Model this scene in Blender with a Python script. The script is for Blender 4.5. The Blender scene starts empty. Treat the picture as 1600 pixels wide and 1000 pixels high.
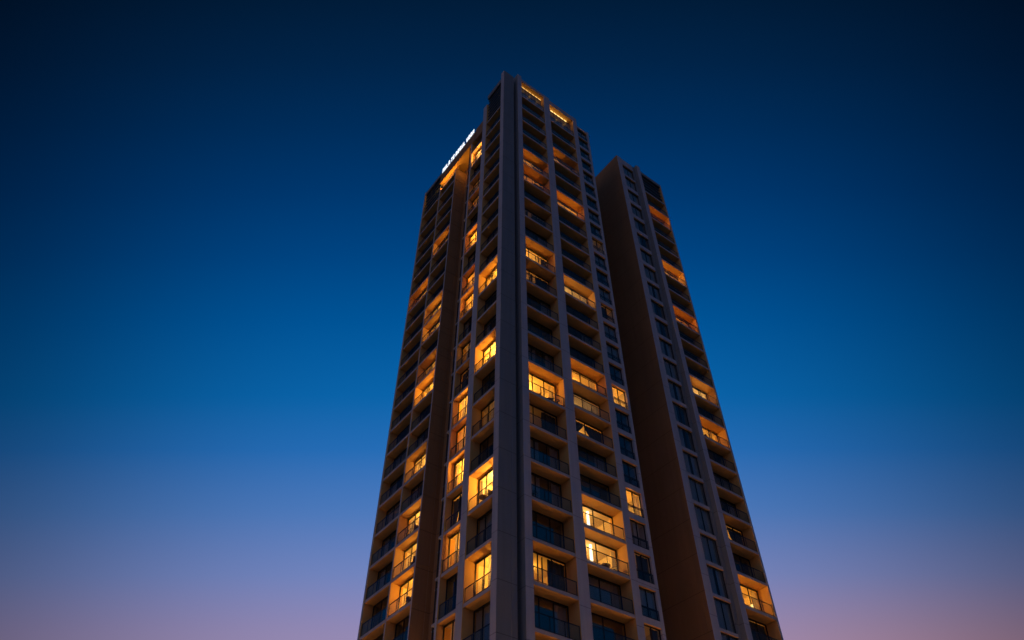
import bpy, math, random
from mathutils import Matrix, Vector
random.seed(7)
R = math.radians
sc = bpy.context.scene
COL = sc.collection
S = 3.2                      # metres per layout unit
PHI = R(36.71)               # direction of the right-hand facade
CAMZ = 1.6
U0, V0 = 7.76, 10.83         # planes of the two facades (layout units)
Q = lambda metres: metres / S

# ------------------------------------------------------------------ materials
def nt(name):
    m = bpy.data.materials.new(name); m.use_nodes = True
    n = m.node_tree; n.nodes.clear()
    out = n.nodes.new('ShaderNodeOutputMaterial')
    return m, n, out

def paint(name, col, rough=0.8, var=0.12, joint=None, bump=0.15, spec=0.3, streak=0.0, scale=0.35):
    """weathered painted render: broad mottling, fine grain, rain streaks, optional panel joints"""
    m, n, out = nt(name)
    N = n.nodes.new; L = n.links.new
    p = N('ShaderNodeBsdfPrincipled'); p.inputs['Roughness'].default_value = rough
    p.inputs['Specular IOR Level'].default_value = spec
    tc = N('ShaderNodeTexCoord')
    n1 = N('ShaderNodeTexNoise'); n1.inputs['Scale'].default_value = scale; n1.inputs['Detail'].default_value = 6
    L(tc.outputs['Object'], n1.inputs['Vector'])
    mp = N('ShaderNodeMapping'); mp.inputs['Scale'].default_value = (3.0, 3.0, 0.12)
    L(tc.outputs['Object'], mp.inputs['Vector'])
    n2 = N('ShaderNodeTexNoise'); n2.inputs['Scale'].default_value = 1.0; n2.inputs['Detail'].default_value = 4
    L(mp.outputs['Vector'], n2.inputs['Vector'])
    a = N('ShaderNodeMath'); a.operation = 'MULTIPLY_ADD'; a.inputs[1].default_value = var * 2; a.inputs[2].default_value = 1 - var
    L(n1.outputs['Fac'], a.inputs[0])
    b = N('ShaderNodeMath'); b.operation = 'MULTIPLY_ADD'; b.inputs[1].default_value = streak * 2; b.inputs[2].default_value = 1 - streak
    L(n2.outputs['Fac'], b.inputs[0])
    c = N('ShaderNodeMath'); c.operation = 'MULTIPLY'
    L(a.outputs[0], c.inputs[0]); L(b.outputs[0], c.inputs[1])
    last = c
    if joint:
        sx = N('ShaderNodeSeparateXYZ'); L(tc.outputs['Object'], sx.inputs[0])
        md = N('ShaderNodeMath'); md.operation = 'MODULO'; md.inputs[1].default_value = joint
        L(sx.outputs['Z'], md.inputs[0])
        lt = N('ShaderNodeMath'); lt.operation = 'GREATER_THAN'; lt.inputs[1].default_value = 0.05
        L(md.outputs[0], lt.inputs[0])
        ma = N('ShaderNodeMath'); ma.operation = 'MULTIPLY_ADD'; ma.inputs[1].default_value = 0.45; ma.inputs[2].default_value = 0.55
        L(lt.outputs[0], ma.inputs[0])
        mm = N('ShaderNodeMath'); mm.operation = 'MULTIPLY'
        L(last.outputs[0], mm.inputs[0]); L(ma.outputs[0], mm.inputs[1]); last = mm
    vm = N('ShaderNodeVectorMath'); vm.operation = 'SCALE'; vm.inputs[0].default_value = col
    L(last.outputs[0], vm.inputs['Scale']); L(vm.outputs[0], p.inputs['Base Color'])
    n3 = N('ShaderNodeTexNoise'); n3.inputs['Scale'].default_value = 14; n3.inputs['Detail'].default_value = 3
    L(tc.outputs['Object'], n3.inputs['Vector'])
    bp = N('ShaderNodeBump'); bp.inputs['Strength'].default_value = bump; bp.inputs['Distance'].default_value = 0.02
    L(n3.outputs['Fac'], bp.inputs['Height']); L(bp.outputs[0], p.inputs['Normal'])
    L(p.outputs[0], out.inputs[0])
    return m

def plain(name, col, rough=0.5, metal=0.0, var=0.1):
    m, n, out = nt(name)
    p = n.nodes.new('ShaderNodeBsdfPrincipled')
    p.inputs['Roughness'].default_value = rough; p.inputs['Metallic'].default_value = metal
    tc = n.nodes.new('ShaderNodeTexCoord'); no = n.nodes.new('ShaderNodeTexNoise'); no.inputs['Scale'].default_value = 4
    n.links.new(tc.outputs['Object'], no.inputs['Vector'])
    a = n.nodes.new('ShaderNodeMath'); a.operation = 'MULTIPLY_ADD'; a.inputs[1].default_value = 2 * var; a.inputs[2].default_value = 1 - var
    n.links.new(no.outputs['Fac'], a.inputs[0])
    vm = n.nodes.new('ShaderNodeVectorMath'); vm.operation = 'SCALE'; vm.inputs[0].default_value = col
    n.links.new(a.outputs[0], vm.inputs['Scale']); n.links.new(vm.outputs[0], p.inputs['Base Color'])
    n.links.new(p.outputs[0], out.inputs[0])
    return m

def glass(name, tint, ior=1.5, rough=0.02):
    m, n, out = nt(name)
    N = n.nodes.new; L = n.links.new
    t = N('ShaderNodeBsdfTransparent'); t.inputs[0].default_value = (*tint, 1)
    g = N('ShaderNodeBsdfGlossy'); g.inputs['Roughness'].default_value = rough
    fr = N('ShaderNodeFresnel'); fr.inputs['IOR'].default_value = ior
    tc = N('ShaderNodeTexCoord'); no = N('ShaderNodeTexNoise'); no.inputs['Scale'].default_value = 0.7
    L(tc.outputs['Object'], no.inputs['Vector'])
    bp = N('ShaderNodeBump'); bp.inputs['Strength'].default_value = 0.03; bp.inputs['Distance'].default_value = 0.05
    L(no.outputs['Fac'], bp.inputs['Height']); L(bp.outputs[0], g.inputs['Normal'])
    mx = N('ShaderNodeMixShader')
    ge = N('ShaderNodeNewGeometry'); iv = N('ShaderNodeMath'); iv.operation = 'SUBTRACT'; iv.inputs[0].default_value = 1
    L(ge.outputs['Backfacing'], iv.inputs[1])
    ml = N('ShaderNodeMath'); ml.operation = 'MULTIPLY'; L(fr.outputs[0], ml.inputs[0]); L(iv.outputs[0], ml.inputs[1])
    L(ml.outputs[0], mx.inputs[0]); L(t.outputs[0], mx.inputs[1]); L(g.outputs[0], mx.inputs[2])
    L(mx.outputs[0], out.inputs[0])
    return m

def cloth(name, col):
    m, n, out = nt(name)
    N = n.nodes.new; L = n.links.new
    d = N('ShaderNodeBsdfDiffuse'); t = N('ShaderNodeBsdfTranslucent')
    tc = N('ShaderNodeTexCoord'); no = N('ShaderNodeTexNoise'); no.inputs['Scale'].default_value = 2.5
    mp = N('ShaderNodeMapping'); mp.inputs['Scale'].default_value = (4, 4, .3)
    L(tc.outputs['Object'], mp.inputs[0]); L(mp.outputs[0], no.inputs['Vector'])
    a = N('ShaderNodeMath'); a.operation = 'MULTIPLY_ADD'; a.inputs[1].default_value = .4; a.inputs[2].default_value = .8
    L(no.outputs['Fac'], a.inputs[0])
    vm = N('ShaderNodeVectorMath'); vm.operation = 'SCALE'; vm.inputs[0].default_value = col
    L(a.outputs[0], vm.inputs['Scale'])
    L(vm.outputs[0], d.inputs[0]); L(vm.outputs[0], t.inputs[0])
    mx = N('ShaderNodeMixShader'); mx.inputs[0].default_value = 0.45
    L(d.outputs[0], mx.inputs[1]); L(t.outputs[0], mx.inputs[2]); L(mx.outputs[0], out.inputs[0])
    return m

def glow(name, col, strength):
    m, n, out = nt(name)
    e = n.nodes.new('ShaderNodeEmission'); e.inputs[0].default_value = (*col, 1); e.inputs[1].default_value = strength
    n.links.new(e.outputs[0], out.inputs[0])
    return m

M = dict(
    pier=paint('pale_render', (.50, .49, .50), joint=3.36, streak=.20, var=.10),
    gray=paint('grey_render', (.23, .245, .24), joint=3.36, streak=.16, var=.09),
    slab=paint('slab_render', (.48, .45, .44), streak=.05),
    uplit_ochre=paint('uplit_ochre_render', (.68, .40, .125), var=.14, streak=.12),  # soffits and recess sides; warm uplight from below is put into this colour
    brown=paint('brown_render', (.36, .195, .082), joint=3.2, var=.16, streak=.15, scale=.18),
    louver=plain('dark_louver', (.15, .18, .19), .4, .1),
    frame=plain('dark_frame', (.022, .022, .024), .4, .4),
    rail=plain('railing_metal', (.05, .05, .055), .35, .7),
    pane=glass('window_glass', (.95, .95, .93), 1.5),
    dim=glass('tinted_glass', (.88, .92, .94), 3.2),
    bal=glass('balustrade_glass', (.88, .90, .905), 1.7),
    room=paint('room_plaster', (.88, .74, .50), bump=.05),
    dark=paint('shade_painted_plaster', (.11, .11, .115), bump=.05),  # near-black copy of the plaster, the gloom of unlit rooms put into the colour
    blackout=plain('dark_drape', (.085, .09, .10), .9),
    curtain=cloth('curtain_cloth', (.78, .77, .75)),
    sheer=cloth('sheer_curtain', (.80, .74, .62)),
    core=paint('core_concrete', (.22, .21, .21)),
    roof=paint('roof_felt', (.08, .08, .085)),
    sign=glow('white_sign_light', (.86, .93, 1.0), 1.25),
    lampw=glow('lamp_glow', (1.0, .84, .52), 4.0),
    lampo=glow('amber_lamp_glow', (1.0, .42, .10), 2.4),
    strip=glow('warm_strip_light', (1.0, .62, .20), 2.2),
    bounce_fill=glow('added_bounce_glow', (1.0, .50, .15), 40.0),  # added unseen glow at the base, bounces warm fill up to the soffits
    wood=plain('chair_wood', (.10, .05, .025), .5),
    metal=plain('furniture_metal', (.06, .06, .06), .4, .6),
    leaf=plain('plant_leaf', (.05, .09, .03), .6),
    pot=plain('clay_pot', (.30, .14, .08), .7),
)

# ------------------------------------------------------------------ mesh builder (layout units -> metres, local to a thing)
class Thing:
    def __init__(self, name, label, cat, u, v, group=None):
        o = bpy.data.objects.new(name, None); COL.objects.link(o)
        o.empty_display_size = 2
        o.location = (S * (u * math.cos(PHI) - v * math.sin(PHI)), S * (u * math.sin(PHI) + v * math.cos(PHI)), 0)
        o.rotation_euler = (0, 0, PHI)
        o['label'] = label; o['category'] = cat
        if group: o['group'] = group
        self.o, self.u, self.v = o, u, v
    def loc(self, u, v, z):
        return (S * (u - self.u), S * (v - self.v), S * z + CAMZ)

class MB:
    def __init__(self, mats):
        self.v, self.f, self.m = [], [], []
        self.mats = mats
    def quad(self, pts, mi=0):
        i = len(self.v); self.v += pts; self.f.append(tuple(range(i, i + len(pts)))); self.m.append(mi)
    def box(self, u0, u1, v0, v1, z0, z1, mi=0, mside=None, mbot=None):
        """mside: dict face->material for 'u-','u+','v-','v+'"""
        if u1 < u0: u0, u1 = u1, u0
        if v1 < v0: v0, v1 = v1, v0
        i = len(self.v)
        self.v += [(u0,v0,z0),(u1,v0,z0),(u1,v1,z0),(u0,v1,z0),(u0,v0,z1),(u1,v0,z1),(u1,v1,z1),(u0,v1,z1)]
        F = [((3,2,1,0),'z-'),((4,5,6,7),'z+'),((0,1,5,4),'v-'),((1,2,6,5),'u+'),((2,3,7,6),'v+'),((3,0,4,7),'u-')]
        for f, nme in F:
            self.f.append(tuple(i + k for k in f))
            k = mi
            if nme == 'z-' and mbot is not None: k = mbot
            if mside and nme in mside: k = mside[nme]
            self.m.append(k)
    def build(self, name, thing, parent=None, kind=None, label=None, bevel=0, smooth=False):
        me = bpy.data.meshes.new(name)
        me.from_pydata([thing.loc(*p) for p in self.v], [], self.f)
        for m in self.mats: me.materials.append(M[m])
        me.polygons.foreach_set('material_index', self.m)
        if smooth: me.polygons.foreach_set('use_smooth', [True] * len(me.polygons))
        me.update()
        o = bpy.data.objects.new(name, me); COL.objects.link(o)
        o.parent = parent or thing.o
        if kind: o['kind'] = kind
        if label: o['label'] = label
        if bevel:
            b = o.modifiers.new('bevel', 'BEVEL'); b.width = bevel; b.segments = 1; b.limit_method = 'ANGLE'
        return o

class Face:
    """a facade: a runs along it, d runs into the building"""
    def __init__(self, side): self.side = side
    def box(self, mb, a0, a1, d0, d1, z0, z1, mi=0, mends=None, mbot=None):
        if self.side == 'R':
            ms = {'u-': mends, 'u+': mends} if mends is not None else None
            mb.box(a0, a1, V0 + d0, V0 + d1, z0, z1, mi, ms, mbot)
        else:
            ms = {'v-': mends, 'v+': mends} if mends is not None else None
            mb.box(U0 + d0, U0 + d1, a0, a1, z0, z1, mi, ms, mbot)
    def p(self, a, d, z):
        return (a, V0 + d, z) if self.side == 'R' else (U0 + d, a, z)
FR, FL = Face('R'), Face('L')

def point_light(thing, fc, a, d, z, watts, col=(1, .45, .06), rad=.12):
    l = bpy.data.lights.new('room_light', 'POINT'); l.energy = watts; l.color = col; l.shadow_soft_size = rad
    o = bpy.data.objects.new('room_light', l); COL.objects.link(o); o.parent = thing.o
    o.location = thing.loc(*fc.p(a, d, z)); return o

def curtain(thing, fc, parent, a0, a1, d, z0, z1, mat='curtain', folds=None, sweep=0):
    """hanging cloth with folds; sweep>0 draws its free lower edge aside"""
    mb = MB([mat]); w = abs(a1 - a0)
    n = max(6, int(w * S / .07)); rows = 8
    ph = random.random() * 6
    grid = []
    for r in range(rows + 1):
        t = r / rows; row = []
        for k in range(n + 1):
            s = k / n
            aa = a0 + (a1 - a0) * (s * (1 - sweep * math.sin(t * math.pi * .5) ** 1.5))
            row.append(fc.p(aa, d + Q(.035) * math.sin(s * n * 1.25 + ph), z1 + (z0 - z1) * t))
        grid.append(row)
    for r in range(rows):
        for k in range(n):
            mb.quad([grid[r][k], grid[r][k+1], grid[r+1][k+1], grid[r+1][k]])
    return mb.build('curtain', thing, parent, smooth=True)

def railing(thing, fc, parent, a0, a1, zf, d=.035, h=1.05):
    mb = MB(['rail', 'bal'])
    g = Q(.02)
    zt = zf + Q(h)
    fc.box(mb, a0 + g, a1 - g, d - Q(.025), d + Q(.025), zt - Q(.05), zt)
    fc.box(mb, a0 + g, a1 - g, d - Q(.02), d + Q(.02), zf + Q(.07), zf + Q(.10))
    n = max(2, round((a1 - a0) * S / 1.15))
    for k in range(n + 1):
        a = a0 + g + Q(.03) + (a1 - a0 - 2 * g - Q(.06)) * k / n
        fc.box(mb, a - Q(.022), a + Q(.022), d - Q(.019), d + Q(.019), zf, zt - Q(.0505))
    fc.box(mb, a0 + 2 * g, a1 - 2 * g, d - Q(.006), d + Q(.006), zf + Q(.101), zt - Q(.051), 1)
    return mb.build('railing', thing, parent)

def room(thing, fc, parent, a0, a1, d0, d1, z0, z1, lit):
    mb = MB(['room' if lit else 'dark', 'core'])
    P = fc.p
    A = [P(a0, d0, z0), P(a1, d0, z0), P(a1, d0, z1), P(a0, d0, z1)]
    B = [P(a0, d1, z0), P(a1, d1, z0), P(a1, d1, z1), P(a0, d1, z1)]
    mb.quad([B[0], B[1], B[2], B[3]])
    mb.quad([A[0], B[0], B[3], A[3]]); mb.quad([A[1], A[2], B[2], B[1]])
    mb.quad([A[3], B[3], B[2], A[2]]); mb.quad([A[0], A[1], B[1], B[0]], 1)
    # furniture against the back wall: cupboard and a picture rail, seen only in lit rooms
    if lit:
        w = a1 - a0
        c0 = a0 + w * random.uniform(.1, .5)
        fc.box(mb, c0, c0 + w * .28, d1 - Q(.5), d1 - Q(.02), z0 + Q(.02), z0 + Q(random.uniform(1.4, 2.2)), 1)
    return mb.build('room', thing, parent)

WARM = (1, .45, .06)
LITCOUNT = [0]
def glazing(thing, fc, name, a0, a1, d, zf, zt, zh, panes, lit, roomd, curt, rail_h=None, glassmat='pane'):
    """framed glazing from zf to zh in an opening that ends at zt, with what lies behind it"""
    fw = Q(.055)
    mb = MB(['frame'])
    fc.box(mb, a0, a1, d, d + Q(.09), zh - fw, zh)
    fc.box(mb, a0, a1, d, d + Q(.09), zf, zf + fw)
    if zt - zh > .004: fc.box(mb, a0, a1, d + Q(.015), d + Q(.075), zh, zt)
    for k in range(panes + 1):
        a = a0 + fw / 2 + (a1 - a0 - fw) * k / panes
        fc.box(mb, a - fw / 2, a + fw / 2, d + Q(.003), d + Q(.087), zf + fw, zh - fw)
    if panes and (zh - zf) * S < 2.3:
        zz = zf + (zh - zf) * .36
        fc.box(mb, a0 + fw, a1 - fw, d + Q(.012), d + Q(.078), zz - fw * .35, zz + fw * .35)
    f = mb.build(name, thing)
    mb = MB([glassmat])
    fc.box(mb, a0 + Q(.01), a1 - Q(.01), d + Q(.04), d + Q(.05), zf + Q(.01), zh - Q(.01))
    mb.build('pane', thing, f)
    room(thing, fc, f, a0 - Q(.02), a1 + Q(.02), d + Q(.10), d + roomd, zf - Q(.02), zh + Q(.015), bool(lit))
    for (s0, s1, sw, mat) in curt:
        aa0, aa1 = a0 + (a1 - a0) * s0, a0 + (a1 - a0) * s1
        curtain(thing, fc, f, aa0, aa1, d + Q(.22), zf + Q(.05), zh - Q(.04), mat, sweep=sw)
    return f

def random_curtains(lit):
    r = random.random()
    if lit: return []
    if r < .22: return []
    if r < .45: return [(.02, .30, 0, 'curtain')]
    if r < .62: return [(.02, .48, 0, 'curtain'), (.78, .98, 0, 'curtain')]
    if r < .8: return [(.72, .98, 0, 'curtain')]
    return [(.02, .98, 0, 'sheer')]

# ------------------------------------------------------------------ floor levels (layout units, camera height = 0)
ZA = [5.132,6.051,6.998,7.97,8.965,9.98,11.013,12.062,13.123,14.196,15.276,16.363,17.454,18.545,19.636,20.722,21.803,22.876,23.938,24.986,26.019,27.035,28.03]
ZB = [5.278,6.166,7.05,7.932,8.812,9.691,10.571,11.452,12.336,13.223,14.115,15.013,15.918,16.83,17.751,18.682,19.624,20.577,21.544,22.525,23.521,24.533,25.563,26.61,27.677]
ZC = [6.123,6.981,7.841,8.701,9.563,10.426,11.291,12.156,13.023,13.891,14.761,15.632,16.503,17.377,18.251,19.127,20.004,20.882,21.762,22.643,23.525,24.408,25.293,26.179,27.066,27.954,28.70]
ZE = [7.457,8.399,9.324,10.233,11.128,12.011,12.885,13.751,14.612,15.469,16.324,17.179,18.038,18.9,19.769,20.646,21.534,22.434,23.349,24.28,25.23,26.2,27.193]
ZD = [6.706,7.567,8.436,9.314,10.2,11.095,11.999,12.911,13.832,14.763,15.702,16.65,17.607,18.574,19.549,20.534,21.529,22.533,23.546,24.569,25.602,26.645,27.698,28.62]
ZG = [4.643,5.7,6.755,7.81,8.863,9.915,10.966,12.016,13.065,14.114,15.161,16.207,17.253,18.298,19.342,20.385,21.428,22.47,23.511,24.552,25.593,26.632]
ZH = [4.672,5.724,6.765,7.796,8.821,9.84,10.858,11.875,12.895,13.918,14.949,15.988,17.039,18.103,19.182,20.28,21.36,22.46,23.55,24.62,25.72]
ZI = [6.701,7.671,8.625,9.563,10.488,11.402,12.307,13.206,14.101,14.993,15.885,16.78,17.678,18.584,19.498,20.422,21.36,22.313,23.283,24.272,25.283]
SL = .040                     # half slab thickness

# which units are lit: floor index -> (watts, curtains, extra)
F = 1.0
c_full = [(.0, .12, 0, 'sheer')]
LIT = {
 'A': {1: (45, [(.0,.10,0,'sheer'),(.20,.26,0,'blackout'),(.46,.50,0,'blackout'),(.60,1.0,0,'blackout')]), 5: (5, [(.02,.3,0,'sheer'),(.6,1,0,'blackout')]),
       6: (170, [(.84,.99,0,'sheer')]), 10: (26, [(0,.12,0,'blackout'),(.2,.26,0,'blackout'),(.40,.48,0,'blackout'),(.56,1,0,'blackout')]), 11: (150, [(0,.22,.5,'curtain'),(.78,1,0,'blackout')]),
       13: (5, [(0,.2,0,'blackout'),(.3,.36,0,'blackout'),(.5,1,0,'blackout')]), 15: (90, [(.66,1,0,'blackout')]), 16: (120, [(.64,1,0,'blackout')])},
 'B': {2: (120, [(.9,1,0,'curtain')]), 3: (130, [(.0,.08,0,'curtain')]), 6: (60, [(.0,.52,.62,'blackout'),(1,.50,.55,'blackout')]), 7: (30, [(.1,.16,0,'blackout'),(.55,.99,0,'sheer')]),
       8: (150, [(.76,.98,0,'sheer')]), 12: (170, []), 17: (170, [(.8,.98,0,'sheer')]), 20: (90, [(.45,1,0,'blackout')])},
 'G': {1: (70, [(.02,.34,0,'blackout'),(.46,.58,0,'curtain')]), 3: (240, []), 5: (7, [(.02,.4,0,'blackout'),(.52,.62,0,'curtain')]), 7: (160, [(.3,.5,0,'curtain')]), 10: (150, []), -1: (60, [(.1,.5,0,'curtain')])},
 'H': {0: (8, [(.3,.7,0,'curtain')]), 2: (90, [(.60,.78,0,'curtain')]), 3: (55, [(.0,.60,.0,'blackout'),(1.0,.58,.55,'blackout')]), 4: (200, []), 5: (100, [(.35,.98,0,'sheer')]), 6: (180, [(.6,.9,0,'sheer')]),
       7: (9, [(.0,.3,0,'blackout'),(.5,.98,0,'blackout')]), 8: (7, [(.0,.3,0,'blackout'),(.5,.8,0,'curtain')]), 10: (130, []), 11: (60, [(.3,.98,0,'sheer')]), 13: (120, []), 15: (7, [(.3,.98,0,'sheer')]), 16: (8, [(.3,.98,0,'sheer')]), 18: (300, [])},
 'I': {13: (70, [(.5,.95,0,'sheer')])},
 'J': {0: (120, [(0,.3,0,'curtain')]), 1: (130, [(.0,.2,0,'curtain')]), 2: (125, [(.7,.99,0,'sheer')]), 4: (60, [(.0,.34,0,'blackout')]), 7: (190, []), 8: (70, [(.5,.98,0,'sheer')]), 10: (80, []), 11: (150, []), 15: (70, [(.1,.3,0,'sheer')])},
 'E': {-1: (22, [(.4,1,0,'blackout')]), 0: (95, [(.82,1,0,'curtain')]), 2: (22, [(.0,.35,.3,'blackout'),(1.,.5,.3,'blackout')]), 6: (120, [(.4,.7,0,'sheer')]), 8: (140, []), 12: (90, []), 15: (120, []), 19: (80, [])},
 'C': {0: (5, [(.5,.98,0,'blackout')]), 2: (6, [(.02,.16,0,'blackout'),(.3,.98,0,'blackout')]), 3: (.8, [(.4,.7,0,'curtain')]), 4: (75, [(.55,.95,0,'sheer')]), 8: (80, [(.05,.4,0,'sheer')]), 12: (7, [(.02,.62,0,'blackout')]), 16: (.5, [(.02,.3,0,'curtain')])},
}
ORANGE = {('H', 5), ('H', 11), ('A', 15), ('E', 19), ('E', 12)}

def balcony_bay(thing, fc, key, a0, a1, Z, depth, roomd, panes, hid):
    """a column of recessed balconies between two piers; Z[0] is floor index -1"""
    lits = LIT.get(key, {})
    for i in range(len(Z) - 1):
        k = i - 1
        zf, zt = Z[i] + SL, Z[i + 1] - SL
        mb = MB(['slab', 'uplit_ochre'])
        fc.box(mb, a0, a1, Q(.05), depth + Q(.12), Z[i] - SL, Z[i] + SL, 0, None, 1)
        b = mb.build('balcony', thing)
        railing(thing, fc, b, a0, a1, zf)
        lit = lits.get(k)
        curt = list(lit[1]) if lit else random_curtains(False)
        if lit and not curt: curt = random.choice([[(.0, .11, 0, 'curtain')], [(.87, 1, 0, 'curtain')], [(.0, .09, 0, 'sheer'), (.78, 1, 0, 'sheer')], [(.44, .6, 0, 'curtain')]])
        zh = zt - Q(.06)
        glazing(thing, fc, 'balcony_door', a0, a1, depth, zf, zt, zh, panes, lit, roomd, curt, glassmat='pane' if lit else 'dim')
        if lit:
            w = lit[0] * PW * random.uniform(.62, 1.15)
            col = (1, .36, .04) if (key, k) in ORANGE else random.choice([WARM, WARM, (1, .50, .10), (1, .42, .05), (1, .47, .08)])
            if (key, k) in (('B', 12), ('E', 8), ('H', 18), ('B', 7)): col = (1, .58, .20)
            point_light(thing, fc, a0 + (a1 - a0) * random.uniform(.25, .72), depth + roomd * .62, zf + (zt - zf) * .78, w, col)
PW = 2.3

# ------------------------------------------------------------------ MAIN TOWER
main = Thing('apartment_tower', 'tallest pale tower block, its sharp corner pier towards the viewer', 'apartment tower', U0, V0, 'tower blocks')
DR, DL = .35, .27            # balcony depths of the two facades
TOPM = 29.45
# corner: pale strip on the left facade turning into a grey panel on the right
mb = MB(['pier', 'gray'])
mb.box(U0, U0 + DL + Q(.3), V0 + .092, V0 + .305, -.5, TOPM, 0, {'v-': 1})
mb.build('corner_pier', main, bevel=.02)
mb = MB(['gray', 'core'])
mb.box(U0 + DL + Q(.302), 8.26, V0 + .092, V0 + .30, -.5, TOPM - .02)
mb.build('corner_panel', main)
mb = MB(['core'])
mb.box(8.262, 8.40, V0 + .30, V0 + .45, -.5, TOPM - .1)
mb.build('groove_wall', main)
for (a0, a1, top) in ((8.402, 8.609, 29.78), (9.79, 10.105, 29.55), (11.395, 11.622, 29.42)):
    mb = MB(['pier', 'uplit_ochre', 'gray'])
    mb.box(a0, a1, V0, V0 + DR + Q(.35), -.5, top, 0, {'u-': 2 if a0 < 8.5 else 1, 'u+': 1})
    mb.build('pier', main, bevel=.02)
mb = MB(['pier', 'brown'])
mb.box(12.178, 12.275, V0, V0 + 1.5, -.5, 28.9, 0, {'u+': 1})
mb.build('pier', main, bevel=.02)
mb = MB(['pier', 'uplit_ochre'])
mb.box(U0, U0 + DL + Q(.3), 12.105, 12.365, -.5, 28.3, 0, {'v-': 1, 'v+': 1}); mb.build('pier', main, bevel=.02)
mb = MB(['pier', 'uplit_ochre'])
mb.box(U0, U0 + DL + Q(.3), 13.075, 13.155, -.5, 26.45, 0, {'v-': 1}); mb.build('pier', main, bevel=.015)

balcony_bay(main, FR, 'A', 8.611, 9.788, ZA, DR, .95, 3, 0)
balcony_bay(main, FR, 'B', 10.107, 11.393, ZB, DR, .95, 2, 0)
balcony_bay(main, FL, 'G', 11.137, 12.103, ZG[:-1] + [26.66], DL, .52, 3, 0)
balcony_bay(main, FL, 'H', 12.367, 13.073, ZH, .17, .6, 2, 0)

# top storeys with the lit strip high on their wall
def top_unit(thing, fc, a0, a1, zf, zr, d, strip_h, mat, s0=0., s1=1., parapet=.22):
    mb = MB(['slab', 'uplit_ochre'])
    fc.box(mb, a0, a1, Q(.05), .62, zf - SL, zf + SL, 0, None, 1)
    b = mb.build('balcony', thing); railing(thing, fc, b, a0, a1, zf + SL)
    mb = MB(['louver', 'frame', mat])
    fc.box(mb, a0, a1, d, d + Q(.1), zf + SL, zr - strip_h - .01)
    w = a1 - a0
    fc.box(mb, a0 + w * s0, a0 + w * s1, d + Q(.02), d + Q(.06), zr - strip_h - .01, zr, 2)
    n = 7
    for k in range(1, n):
        a = a0 + w * k / n
        fc.box(mb, a - Q(.025), a + Q(.025), d - Q(.03), d + Q(.02), zf + SL, zr - .002, 1)
    mb.build('clerestory', thing)
    mb = MB(['slab', 'uplit_ochre', 'roof'])
    fc.box(mb, a0, a1, Q(.03), .62, zr, zr + parapet, 0, None, 1)
    mb.build('roof_slab', thing)
top_unit(main, FR, 8.611, 9.788, ZA[-1], 29.33, .19, .035, 'strip', .0, 1., .22)
top_unit(main, FR, 10.107, 11.393, ZB[-1], 29.05, .19, .085, 'strip', .03, .86, .35)
for a in (8.8, 9.2, 9.6, 10.3, 10.7, 11.1):
    point_light(main, FR, a, .10, 29.0 if a < 10 else 28.72, 2.2)

def louver_zone(thing, fc, a0, a1, z0, z1, d=.06, cap=.25):
    mb = MB(['louver', 'frame'])
    fc.box(mb, a0, a1, d + Q(.25), d + Q(.35), z0, z1, 1)
    n = max(3, int((z1 - z0) * S / .8))
    for k in range(n):
        z = z0 + (z1 - z0) * (k + .3) / n
        fc.box(mb, a0, a1, d, d + Q(.14), z, z + Q(.13))
    mb.build('louver', thing)
    mb = MB(['gray', 'roof'])
    fc.box(mb, a0, a1, Q(.03), d + Q(1.2), z1, z1 + cap, 0, None, 1)
    mb.build('roof_slab', thing)
mb = MB(['slab', 'uplit_ochre']); FL.box(mb, 11.137, 12.103, Q(.05), .5, 26.66 - SL, 26.66 + SL, 0, None, 1); mb.build('balcony', main)
louver_zone(main, FL, 11.137, 12.103, 26.71, 28.72, .06, .3)
mb = MB(['slab', 'uplit_ochre']); FL.box(mb, 12.367, 13.073, Q(.05), .5, ZH[-1] - SL, ZH[-1] + SL, 0, None, 1)
b = mb.build('balcony', main); 
mb = MB(['louver']); FL.box(mb, 12.367, 13.073, .16, .2, ZH[-1] + SL, 26.44); mb.build('louver', main)
mb = MB(['brown', 'roof']); FL.box(mb, 12.367, 12.88, Q(.03), .6, 26.45, 27.3, 0, None, 0); mb.build('roof_slab', main)

# column of casement windows on the right facade
for i in range(len(ZC)):
    k = i - 1
    zh, zl = ZC[i], ZC[i] - .705
    zn = ZC[i + 1] - .705 if i + 1 < len(ZC) else 28.84
    mb = MB(['pier', 'uplit_ochre'])
    mb.box(11.624, 12.176, V0 + Q(.02), V0 + .10, zh, zn, 0, None, 1)
    mb.build('spandrel', main)
    lit = LIT['C'].get(k)
    curt = lit[1] if lit else random_curtains(False)
    w = glazing(main, FR, 'window', 11.624, 12.176, .065, zl, zh, zh - .002, 2, lit, .75, curt, glassmat='pane' if lit else 'dim')
    railing(main, FR, w, 11.624, 12.176, zl + Q(.0), .028, .80)
    if lit:
        point_light(main, FR, 11.84, .095 + Q(1.0), zl + .3, lit[0])
# narrow dark glazing beside the left slot, with a ledge at each floor
mb = MB(['dim', 'frame', 'slab'])
for i in range(len(ZH) - 1):
    mb.box(U0 + .05, U0 + .055, 13.157, 13.285, ZH[i] + .03, ZH[i + 1] - .03, 0)
    mb.box(U0 + Q(.02), U0 + .12, 13.157, 13.30, ZH[i] - .025, ZH[i] + .025, 2)
mb.box(U0 + .03, U0 + .06, 13.286, 13.299, 4.0, 26.44, 1)
mb.build('corner_glazing', main)
mb = MB(['core']); mb.box(U0 + .13, U0 + .16, 13.157, 13.30, 4.0, 26.44); mb.build('wall', main)

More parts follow.
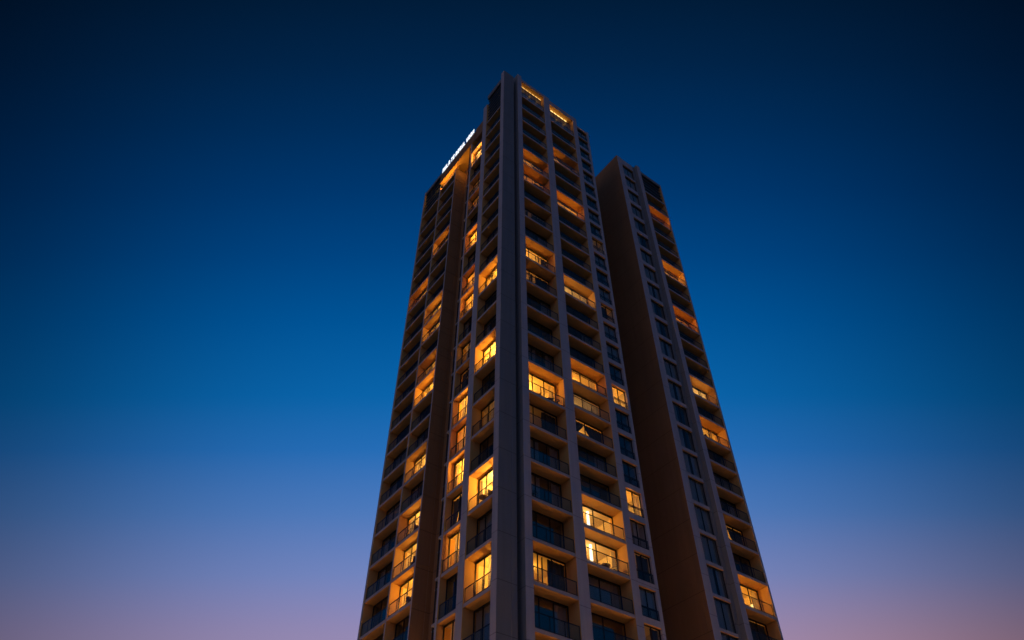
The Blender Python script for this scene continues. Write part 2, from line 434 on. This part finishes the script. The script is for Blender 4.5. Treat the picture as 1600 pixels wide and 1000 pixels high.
# solid body behind the rooms, roofs, and unseen glow panels added at the base
mb = MB(['core', 'roof'])
mb.box(9.0, 12.175, V0 + DR + 1.05, 14.6, -.5, 28.8)
mb.box(8.62, 9.0, V0 + DR + 1.05, 14.6, -.5, 26.0)
mb.build('wall', main)
mb = MB(['pier', 'frame', 'bounce_fill'])
for (a0, a1, fc, zt) in ((8.611, 9.788, FR, ZA[0]), (10.107, 11.393, FR, ZB[0]), (11.624, 12.176, FR, ZC[0] - .705), (11.137, 12.103, FL, ZG[0]), (12.367, 13.073, FL, ZH[0])):
    fc.box(mb, a0, a1, .05, .30, 1.3, zt - SL - .003)
    fc.box(mb, a0, a1, .10, .14, -.45, 1.297, 2)
    fc.box(mb, a0, a1, .06, .09, -.5, -.45, 1)
mb.build('base_fill_front', main)

# ------------------------------------------------------------------ LEFT BLOCK
left = Thing('apartment_tower', 'lower left block with two balcony columns, under the glowing white sign', 'apartment tower', U0, 14.24, 'tower blocks')
mb = MB(['pier', 'brown']); mb.box(U0, U0 + DL + Q(.3), 14.24, 14.30, -.5, 26.12, 0, {'v-': 1, 'v+': 1}); mb.build('pier', left, bevel=.015)
mb = MB(['slab', 'uplit_ochre']); mb.box(U0 + Q(.03), U0 + DL + Q(.3), 15.42, 15.49, -.5, 26.12, 0, {'v-': 1, 'v+': 1}); mb.build('pier', left, bevel=.015)
mb = MB(['pier', 'uplit_ochre']); mb.box(U0, U0 + DL + Q(.3), 16.77, 16.86, -.5, 27.4, 0, {'v-': 1}); mb.build('pier', left, bevel=.015)
balcony_bay(left, FL, 'J', 14.302, 15.418, ZI, DL, .6, 3, 0)
balcony_bay(left, FL, 'I', 15.492, 16.768, ZI[:-1] + [25.45], DL, .6, 3, 0)
# end wall towards the slot, and the slot's own back wall with ledges
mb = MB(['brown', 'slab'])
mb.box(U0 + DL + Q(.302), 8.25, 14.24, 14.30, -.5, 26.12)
for z in ZI: mb.box(U0 + Q(.12), 8.245, 14.232, 14.2395, z - .022, z + .022, 0)
mb.build('end_wall', left)
mb = MB(['brown', 'slab'])
mb.box(8.25, 8.35, 13.30, 14.36, -.5, 26.4)
for z in ZI: mb.box(8.215, 8.249, 13.62, 14.05, z + .30, z + .325, 1)
mb.build('slot_wall', left)
# top of the balcony column and canopy carrying the sign
mb = MB(['slab', 'uplit_ochre']); FL.box(mb, 14.302, 15.418, Q(.05), .5, ZI[-1] - SL, ZI[-1] + SL, 0, None, 1); mb.build('balcony', left)
mb = MB(['slab', 'uplit_ochre']); FL.box(mb, 14.302, 15.418, Q(.05), .5, 25.86 - SL, 25.86 + SL, 0, None, 1)
b = mb.build('balcony', left)
mb = MB(['louver']); FL.box(mb, 14.302, 15.418, .13, .16, ZI[-1] + SL, 25.81); mb.build('louver', left)
mb = MB(['uplit_ochre']); FL.box(mb, 14.302, 15.418, .115, .16, 25.905, 26.448); mb.build('wall', left)
mb = MB(['brown', 'uplit_ochre', 'roof'])
mb.box(U0 - Q(.04), U0 + .75, 12.885, 15.49, 26.45, 27.10, 0, None, 1)
mb.build('canopy', left)
for a in (13.4, 13.85, 14.5, 14.85, 15.2):
    point_light(left, FL, a, .05 if a > 14.3 else .22, 26.08 if a > 14.3 else 25.9, 60 if a > 14.3 else 24, (1, .46, .06), .08)
mb = MB(['slab', 'uplit_ochre']); FL.box(mb, 15.492, 16.768, Q(.05), .5, 25.45 - SL, 25.45 + SL, 0, None, 1); mb.build('balcony', left)
louver_zone(left, FL, 15.492, 16.768, 25.50, 27.15, .06, .22)
mb = MB(['core']); mb.box(8.36, 9.6, 13.30, 14.36, -.5, 26.4); mb.box(8.75, 10.6, 14.37, 16.86, -.5, 27.0); mb.build('wall', left)
mb = MB(['pier', 'frame', 'bounce_fill'])  # plain base wall over glow panels added out of view for warm fill
for (a0, a1) in ((14.302, 15.418), (15.492, 16.768)):
    FL.box(mb, a0, a1, .05, .30, 1.3, ZI[0] - SL - .003); FL.box(mb, a0, a1, .10, .14, -.45, 1.297, 2); FL.box(mb, a0, a1, .06, .09, -.5, -.45, 1)
mb.build('base_fill_front', left)

# ------------------------------------------------------------------ RIGHT BLOCK
right = Thing('apartment_tower', 'right block beyond a dark slot, with bare brown end wall and tall windows', 'apartment tower', 14.17, V0, 'tower blocks')
DP = .15
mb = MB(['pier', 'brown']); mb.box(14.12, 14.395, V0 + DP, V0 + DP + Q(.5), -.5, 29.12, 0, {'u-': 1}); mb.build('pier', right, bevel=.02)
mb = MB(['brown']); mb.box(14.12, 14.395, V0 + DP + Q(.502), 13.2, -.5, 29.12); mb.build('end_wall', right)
mb = MB(['gray']); mb.box(15.06, 15.18, V0 + DP + .01, V0 + DP + .2, -.5, 29.06); mb.build('wall', right)
mb = MB(['pier', 'gray', 'uplit_ochre']); mb.box(15.182, 15.395, V0, V0 + DR + Q(.35), -.5, 29.1, 0, {'u-': 1, 'u+': 2}); mb.build('pier', right, bevel=.02)
mb = MB(['pier', 'uplit_ochre']); mb.box(16.60, 16.672, V0, V0 + DR + Q(.35), -.5, 28.75, 0, {'u-': 1}); mb.build('pier', right, bevel=.015)
balcony_bay(right, FR, 'E', 15.397, 16.598, ZE, DR, .95, 3, 0)
mb = MB(['slab', 'uplit_ochre']); FR.box(mb, 15.397, 16.598, Q(.05), .55, ZE[-1] - SL, ZE[-1] + SL, 0, None, 1); mb.build('balcony', right)
louver_zone(right, FR, 15.397, 16.598, ZE[-1] + SL + .005, 28.55, .06, .22)
for i in range(len(ZD)):
    zh, zl = ZD[i], ZD[i] - .79
    zn = ZD[i + 1] - .79 if i + 1 < len(ZD) else 29.08
    mb = MB(['pier', 'uplit_ochre'])
    mb.box(14.397, 15.058, V0 + DP + Q(.02), V0 + DP + .09, zh, zn, 0, None, 1); mb.build('spandrel', right)
    glazing(right, FR, 'window', 14.397, 15.058, DP + .05, zl, zh, zh - .002, 2, None, .7, random.choice([[(.02, .5, 0, 'curtain')], [(.02, .5, 0, 'curtain'), (.7, .98, 0, 'curtain')], [(.02, .4, 0, 'sheer')], [(.02, .98, 0, 'sheer')]]), glassmat='dim')
mb = MB(['core']); mb.box(14.40, 16.67, V0 + 1.5, 13.2, -.5, 28.6); mb.build('wall', right)
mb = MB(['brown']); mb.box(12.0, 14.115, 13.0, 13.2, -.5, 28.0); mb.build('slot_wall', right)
mb = MB(['pier', 'frame', 'bounce_fill'])  # same added glow panels below the frame, warm fill from the ground
FR.box(mb, 15.397, 16.598, .05, .30, 1.3, ZE[0] - SL - .003); FR.box(mb, 15.397, 16.598, .10, .14, -.45, 1.297, 2)
FR.box(mb, 14.397, 15.018, DP + .05, DP + .2, 1.3, ZD[0] - .79 - .003); FR.box(mb, 14.397, 15.018, DP + .08, DP + .12, -.45, 1.297, 2)
mb.build('base_fill_front', right)

# ------------------------------------------------------------------ ROOFTOP SIGN
sg = Thing('rooftop_sign', 'row of glowing white capital letters along the canopy edge of the left block', 'sign', U0 - .02, 12.92)
T_ = .11
GLY = {  # strokes of each capital in a 1x1 cell: x0, x1, y0, y1
 'M': [(0,T_,0,1),(1-T_,1,0,1),(T_,.36,.62,.9),(.64,1-T_,.62,.9),(.36,.64,.42,.7)],
 'U': [(0,T_,0,1),(1-T_,1,0,1),(T_,1-T_,0,.16)],
 'L': [(0,T_,0,1),(T_,1,0,.16)],
 'A': [(0,T_,0,.88),(1-T_,1,0,.88),(T_,1-T_,.84,1),(T_,1-T_,.38,.52)],
 'T': [(.5-T_/2,.5+T_/2,0,.84),(0,1,.84,1)],
 'E': [(0,T_,0,1),(T_,1,0,.16),(T_,.8,.43,.57),(T_,1,.84,1)],
 'R': [(0,T_,0,1),(T_,.85,.84,1),(1-T_,1,.52,.88),(T_,.85,.40,.54),(.6,.75,.2,.40),(.78,.95,0,.2)],
 'G': [(0,T_,.1,.9),(T_,.95,.84,1),(T_,1,0,.16),(1-T_,1,.16,.48),(.5,1-T_,.36,.48)],
 'V': [(0,T_,.5,1),(1-T_,1,.5,1),(.14,.30,.22,.5),(.70,.86,.22,.5),(.30,.70,0,.22)],
 'O': [(0,T_,.1,.9),(1-T_,1,.1,.9),(.1,.9,.84,1),(.1,.9,0,.16)],
}
TEXT = 'MULA TE REGUL VOOM'
vv = 15.36; pitch = (15.36 - 12.93) / (len(TEXT) - 3 * .7)
mb = MB(['frame']); mb.box(U0 - .012, U0 + .012, 12.93, 15.37, 27.115, 27.14); mb.build('sign_rail', sg)
for ch in TEXT:
    if ch != ' ':
        mb = MB(['sign']); w = pitch * .62; h = .33
        for n_, (x0, x1, y0, y1) in enumerate(GLY[ch]):
            e = .0006 * n_
            mb.box(U0 - .03 - e, U0 + .0 + e, vv - w * x1, vv - w * x0, 27.145 + h * y0, 27.145 + h * y1)
        mb.build('letter', sg)
    vv -= pitch * (.3 if ch == ' ' else 1)

# ------------------------------------------------------------------ small things seen in the lit balconies
def small(name, label, cat, fc, a, d, zf, group=None):
    u, v, z = fc.p(a, d, 0)
    t = Thing(name, label, cat, u, v, group)
    t.o.location.z = S * zf + CAMZ
    t.base = zf
    t.loc = lambda uu, vv_, zz, t=t: (S * (uu - t.u), S * (vv_ - t.v), S * (zz - t.base))
    return t
def cyl(mb, u, v, r0, r1, z0, z1, mi=0, n=12):
    b = [(u + r0 * math.cos(2*math.pi*k/n), v + r0 * math.sin(2*math.pi*k/n), z0) for k in range(n)]
    c = [(u + r1 * math.cos(2*math.pi*k/n), v + r1 * math.sin(2*math.pi*k/n), z1) for k in range(n)]
    for k in range(n): mb.quad([b[k], b[(k+1) % n], c[(k+1) % n], c[k]], mi)
    mb.quad(b[::-1], mi); mb.quad(c, mi)
def chair(label, fc, a, d, zf, flip=1):
    t = small('balcony_chair', label, 'chair', fc, a, d, zf, 'balcony chairs')
    u, v = t.u, t.v; w = Q(.23)
    mb = MB(['wood']); mb.box(u - w, u + w, v - w, v + w, zf + Q(.42), zf + Q(.47)); mb.build('seat', t)
    mb = MB(['wood']); y = v - w if flip > 0 else v + w
    x = u - w if flip > 0 else u + w
    if fc is FR: mb.box(x - Q(.02), x + Q(.02), v - w, v + w, zf + Q(.475), zf + Q(.92))
    else: mb.box(u - w, u + w, y - Q(.02), y + Q(.02), zf + Q(.475), zf + Q(.92))
    mb.build('backrest', t)
    for sx in (-1, 1):
        for sy in (-1, 1):
            mb = MB(['metal']); cx, cy = u + sx * w * .85, v + sy * w * .85
            mb.box(cx - Q(.018), cx + Q(.018), cy - Q(.018), cy + Q(.018), zf, zf + Q(.418)); mb.build('leg', t)
def table(label, fc, a, d, zf):
    t = small('balcony_table', label, 'table', fc, a, d, zf, 'balcony tables')
    mb = MB(['wood']); cyl(mb, t.u, t.v, Q(.36), Q(.36), zf + Q(.70), zf + Q(.74), n=20); mb.build('tabletop', t)
    mb = MB(['metal']); cyl(mb, t.u, t.v, Q(.03), Q(.03), zf + Q(.03), zf + Q(.699)); cyl(mb, t.u, t.v, Q(.22), Q(.20), zf, zf + Q(.03)); mb.build('leg', t)
def plant(label, fc, a, d, zf, h=.8):
    t = small('potted_plant', label, 'plant', fc, a, d, zf, 'potted plants on balconies')
    mb = MB(['pot']); cyl(mb, t.u, t.v, Q(.11), Q(.16), zf, zf + Q(.28)); mb.build('pot', t)
    mb = MB(['leaf'])
    for k in range(70):
        an = random.random() * 6.283; el = random.uniform(.15, 1.4); r = Q(h) * random.uniform(.3, 1)
        c = (t.u + Q(.3) * math.cos(an) * random.random() , t.v + Q(.3) * math.sin(an) * random.random(), zf + Q(.28) + r * math.sin(el))
        dx, dy = Q(.07) * math.cos(an), Q(.07) * math.sin(an)
        mb.quad([c, (c[0] + dx - dy * .5, c[1] + dy + dx * .5, c[2] + Q(.05)), (c[0] + dx * 2.2, c[1] + dy * 2.2, c[2] - Q(.03)), (c[0] + dx + dy * .5, c[1] + dy - dx * .5, c[2] + Q(.04))])
    mb.build('foliage', t)
def lamp(label, fc, a, d, zf, h, r, mat='lampw', shade_h=.3, name='floor_lamp'):
    t = small(name, label, 'lamp', fc, a, d, zf)
    mb = MB(['metal']); cyl(mb, t.u, t.v, Q(.012), Q(.012), zf + Q(.03), zf + Q(h)); cyl(mb, t.u, t.v, Q(.12), Q(.11), zf, zf + Q(.03)); mb.build('stand', t)
    mb = MB([mat]); cyl(mb, t.u, t.v, Q(r), Q(r * .8), zf + Q(h), zf + Q(h + shade_h), n=16); mb.build('lamp_shade', t)
fl = lambda Z, k: Z[k + 1] + SL
# tall glowing column lamps in the two brightest rooms
lamp('tall white glowing lamp in the upper of the two brightest rooms on the right facade', FR, 10.73, DR + .17, fl(ZB, 3), .9, .12, 'lampw', 1.7)
lamp('tall white glowing lamp in the lower of the two brightest rooms on the right facade', FR, 10.73, DR + .17, fl(ZB, 2), .9, .12, 'lampw', 1.7)
chair('wooden chair on the lower of the two brightest balconies, beside the round table', FR, 11.16, .30, fl(ZB, 2), -1)
table('round table on the lower of the two brightest balconies', FR, 10.92, .28, fl(ZB, 2))
chair('wooden chair at the left end of the upper of the two brightest balconies', FR, 10.35, .30, fl(ZB, 3), 1)
chair('wooden chair on the lit balcony of the right facade above a row of dim curtains', FR, 10.95, .27, fl(ZB, 8), -1)
plant('leafy plant at the foot of the lit glass doors nearest the corner groove', FR, 9.0, .28, fl(ZA, 11), .9)
plant('small plant on a dark balcony under the brightest balcony pair, next to the corner groove', FR, 8.75, .12, fl(ZA, 3), .5)
lamp('small pale lamp glowing on the dark balcony just above the two brightest rooms', FR, 10.52, .42, fl(ZB, 4), .55, .07, 'lampw', .14, 'table_lamp')
lamp('small pale lamp glowing on a dark balcony near the corner groove', FR, 8.80, .30, fl(ZA, 3), .35, .05, 'lampo', .12, 'table_lamp')
lamp('round amber lamp in the dark outer room of the left block, below midheight', FL, 15.66, DL + .12, fl(ZI, 3), 1.3, .26, 'lampo', .5)
lamp('bright globe lamp on the lowest fully lit balcony of the right block', FR, 16.05, .25, fl(ZE, 0), .3, .15, 'strip', .55, 'lantern')
chair('wooden chair left of the globe lamp on a lit balcony of the right block', FR, 15.72, .25, fl(ZE, 0), 1)
lamp('tiny white lamp in a dark casement window high on the right facade', FR, 11.70, .20, ZC[14] - .6, .35, .06, 'sign', .35, 'table_lamp')
lamp('pale forked lamp in a dark casement window near the top of the slot', FR, 11.82, .22, ZC[17] - .6, .5, .10, 'strip', .5, 'table_lamp')
lamp('speck of light in the third casement window from the top', FR, 11.95, .2, ZC[24] - .6, .3, .07, 'strip', .2, 'table_lamp')
for (k, txt) in ((0, 'lowest'), (1, 'second lowest'), (2, 'third lowest')):
    chair('wooden chair on the %s lit balcony of the left block, inner column' % txt, FL, 14.62, .15, fl(ZI, k), 1 if k % 2 else -1)
plant('leafy plant on the third lowest lit balcony of the left block', FL, 14.95, .14, fl(ZI, 2), .7)
chair('wooden chair on the brightest balcony left of the corner pier', FL, 11.36, .15, fl(ZG, 3), -1)
plant('bushy plant on the upper lit balcony left of the corner pier', FL, 11.6, .14, fl(ZG, 7), .7)

chair('wooden chair in front of the lit glass doors beside the corner groove, at midheight', FR, 9.2, .27, fl(ZA, 6), 1)
table('round table on the midheight lit balcony beside the corner groove', FR, 9.45, .25, fl(ZA, 6))
plant('tall plant at the right end of the midheight lit balcony beside the corner groove', FR, 9.66, .2, fl(ZA, 6), 1.0)
plant('leafy plant on the upper of two close lit balconies of the right block', FR, 15.9, .2, fl(ZE, 8), .8)
chair('wooden chair on the lower of two close lit balconies of the right block', FR, 15.8, .22, fl(ZE, 6), 1)
table('round table on the brightest balcony left of the corner pier', FL, 11.68, .14, fl(ZG, 3))

# ------------------------------------------------------------------ GROUND (below the frame)
def sheet(name, x0, x1, y0, y1, z, mat):
    me = bpy.data.meshes.new(name); me.from_pydata([(x0,y0,z),(x1,y0,z),(x1,y1,z),(x0,y1,z)], [], [(0,1,2,3)])
    me.materials.append(mat); o = bpy.data.objects.new(name, me); COL.objects.link(o); o['kind'] = 'structure'; return o
M['ground'] = paint('asphalt', (.07, .07, .072), scale=.6, var=.2)
M['paving'] = paint('sandstone_paving', (.50, .42, .32), scale=.5, var=.15, joint=None)
sheet('ground', -4000, 4000, -4000, 4000, -.02, M['ground'])
sheet('pavement', -60, 70, 4, 90, 0.0 - .004, M['paving'])

# ------------------------------------------------------------------ SKY
w = bpy.data.worlds.new('World'); sc.world = w; w.use_nodes = True
n = w.node_tree; n.nodes.clear(); N = n.nodes.new; L = n.links.new
out = N('ShaderNodeOutputWorld'); bg = N('ShaderNodeBackground'); L(bg.outputs[0], out.inputs[0])
tc = N('ShaderNodeTexCoord'); sx = N('ShaderNodeSeparateXYZ'); L(tc.outputs['Generated'], sx.inputs[0])
at = N('ShaderNodeMath'); at.operation = 'ARCTAN2'; L(sx.outputs['Z'], at.inputs[0]); L(sx.outputs['Y'], at.inputs[1])
dv = N('ShaderNodeMath'); dv.operation = 'DIVIDE'; dv.inputs[1].default_value = math.pi; L(at.outputs[0], dv.inputs[0])
ramp = N('ShaderNodeValToRGB'); L(dv.outputs[0], ramp.inputs[0])
def lin(c): return tuple(((x/255) / 12.92 if x/255 <= .04045 else ((x/255 + .055) / 1.055) ** 2.4) for x in c)
ST = [(0, (225,160,145)), (12, (190,152,168)), (20, (158,140,170)), (23.5, (144,134,176)), (27.3, (112,130,186)), (31.9, (75,119,184)),
      (36.6, (36,106,178)), (40.5, (10,98,167)), (46.6, (0,82,148)), (51.6, (0,67,128)), (56.6, (0,54,108)), (61.4, (0,44,89)), (66, (1,35,71)), (70.5, (1,27,55)),
      (76, (1,28,58)), (95, (8,68,120)), (118, (16,80,130)), (135, (40,86,136)), (150, (78,92,134)), (165, (98,94,128)), (180, (100,90,118))]
cr = ramp.color_ramp
while len(cr.elements) < len(ST): cr.elements.new(.5)
for e, (d, c) in zip(cr.elements, ST): e.position = d / 180; e.color = (*lin(c), 1)
ramp2 = N('ShaderNodeValToRGB'); L(dv.outputs[0], ramp2.inputs[0]); c2 = ramp2.color_ramp   # the dustier, pinker side
PK = {0: (240,160,140), 12: (215,150,150), 20: (190,142,158), 23.5: (164,137,166), 27.3: (122,131,182)}
while len(c2.elements) < len(ST): c2.elements.new(.5)
for e, (d, c) in zip(c2.elements, ST): e.position = d / 180; e.color = (*lin(PK.get(d, c)), 1)
mrx = N('ShaderNodeMapRange'); mrx.interpolation_type = 'SMOOTHSTEP'; mrx.inputs[1].default_value = .05; mrx.inputs[2].default_value = .55
L(sx.outputs['X'], mrx.inputs[0])
mxc = N('ShaderNodeMix'); mxc.data_type = 'RGBA'; L(mrx.outputs[0], mxc.inputs[0]); L(ramp.outputs[0], mxc.inputs[6]); L(ramp2.outputs[0], mxc.inputs[7])
# brightest towards the azimuth where the sun has set, fading to either side
x2 = N('ShaderNodeMath'); x2.operation = 'MULTIPLY'; L(sx.outputs['X'], x2.inputs[0]); L(sx.outputs['X'], x2.inputs[1])
cl = N('ShaderNodeMapRange'); cl.interpolation_type = 'SMOOTHSTEP'
cl.inputs[1].default_value = 0; cl.inputs[2].default_value = .41; cl.inputs[3].default_value = 1.05; cl.inputs[4].default_value = .37
L(x2.outputs[0], cl.inputs[0])
vm = N('ShaderNodeVectorMath'); vm.operation = 'SCALE'; L(mxc.outputs[2], vm.inputs[0]); L(cl.outputs[0], vm.inputs['Scale'])
L(vm.outputs[0], bg.inputs[0]); bg.inputs[1].default_value = 1.0

# faint last light from the opposite sky
sl = bpy.data.lights.new('sun', 'SUN'); sl.energy = .10; sl.angle = R(40); sl.color = (1.0, .72, .82)
so = bpy.data.objects.new('sun', sl); COL.objects.link(so)
so.rotation_euler = Vector((.75, .60, -.22)).to_track_quat('-Z', 'Y').to_euler()

# ------------------------------------------------------------------ CAMERA
cam = bpy.data.cameras.new('camera'); co = bpy.data.objects.new('camera', cam); COL.objects.link(co)
cam.sensor_width = 36; cam.lens = 36 * 1138.5 / 1600; cam.clip_end = 12000; cam.clip_start = .1
co.matrix_world = Matrix.Translation((0, 0, CAMZ)) @ Matrix.Rotation(R(90 + 46.615), 4, 'X') @ Matrix.Rotation(R(-.13), 4, 'Z')
sc.camera = co
sc.view_settings.view_transform = 'Standard'; sc.view_settings.look = 'None'
sc.view_settings.exposure = 0; sc.view_settings.gamma = 1
sc.cycles.use_denoising = True
sc.cycles.max_bounces = 6; sc.cycles.transparent_max_bounces = 12
sc.cycles.sample_clamp_indirect = 4
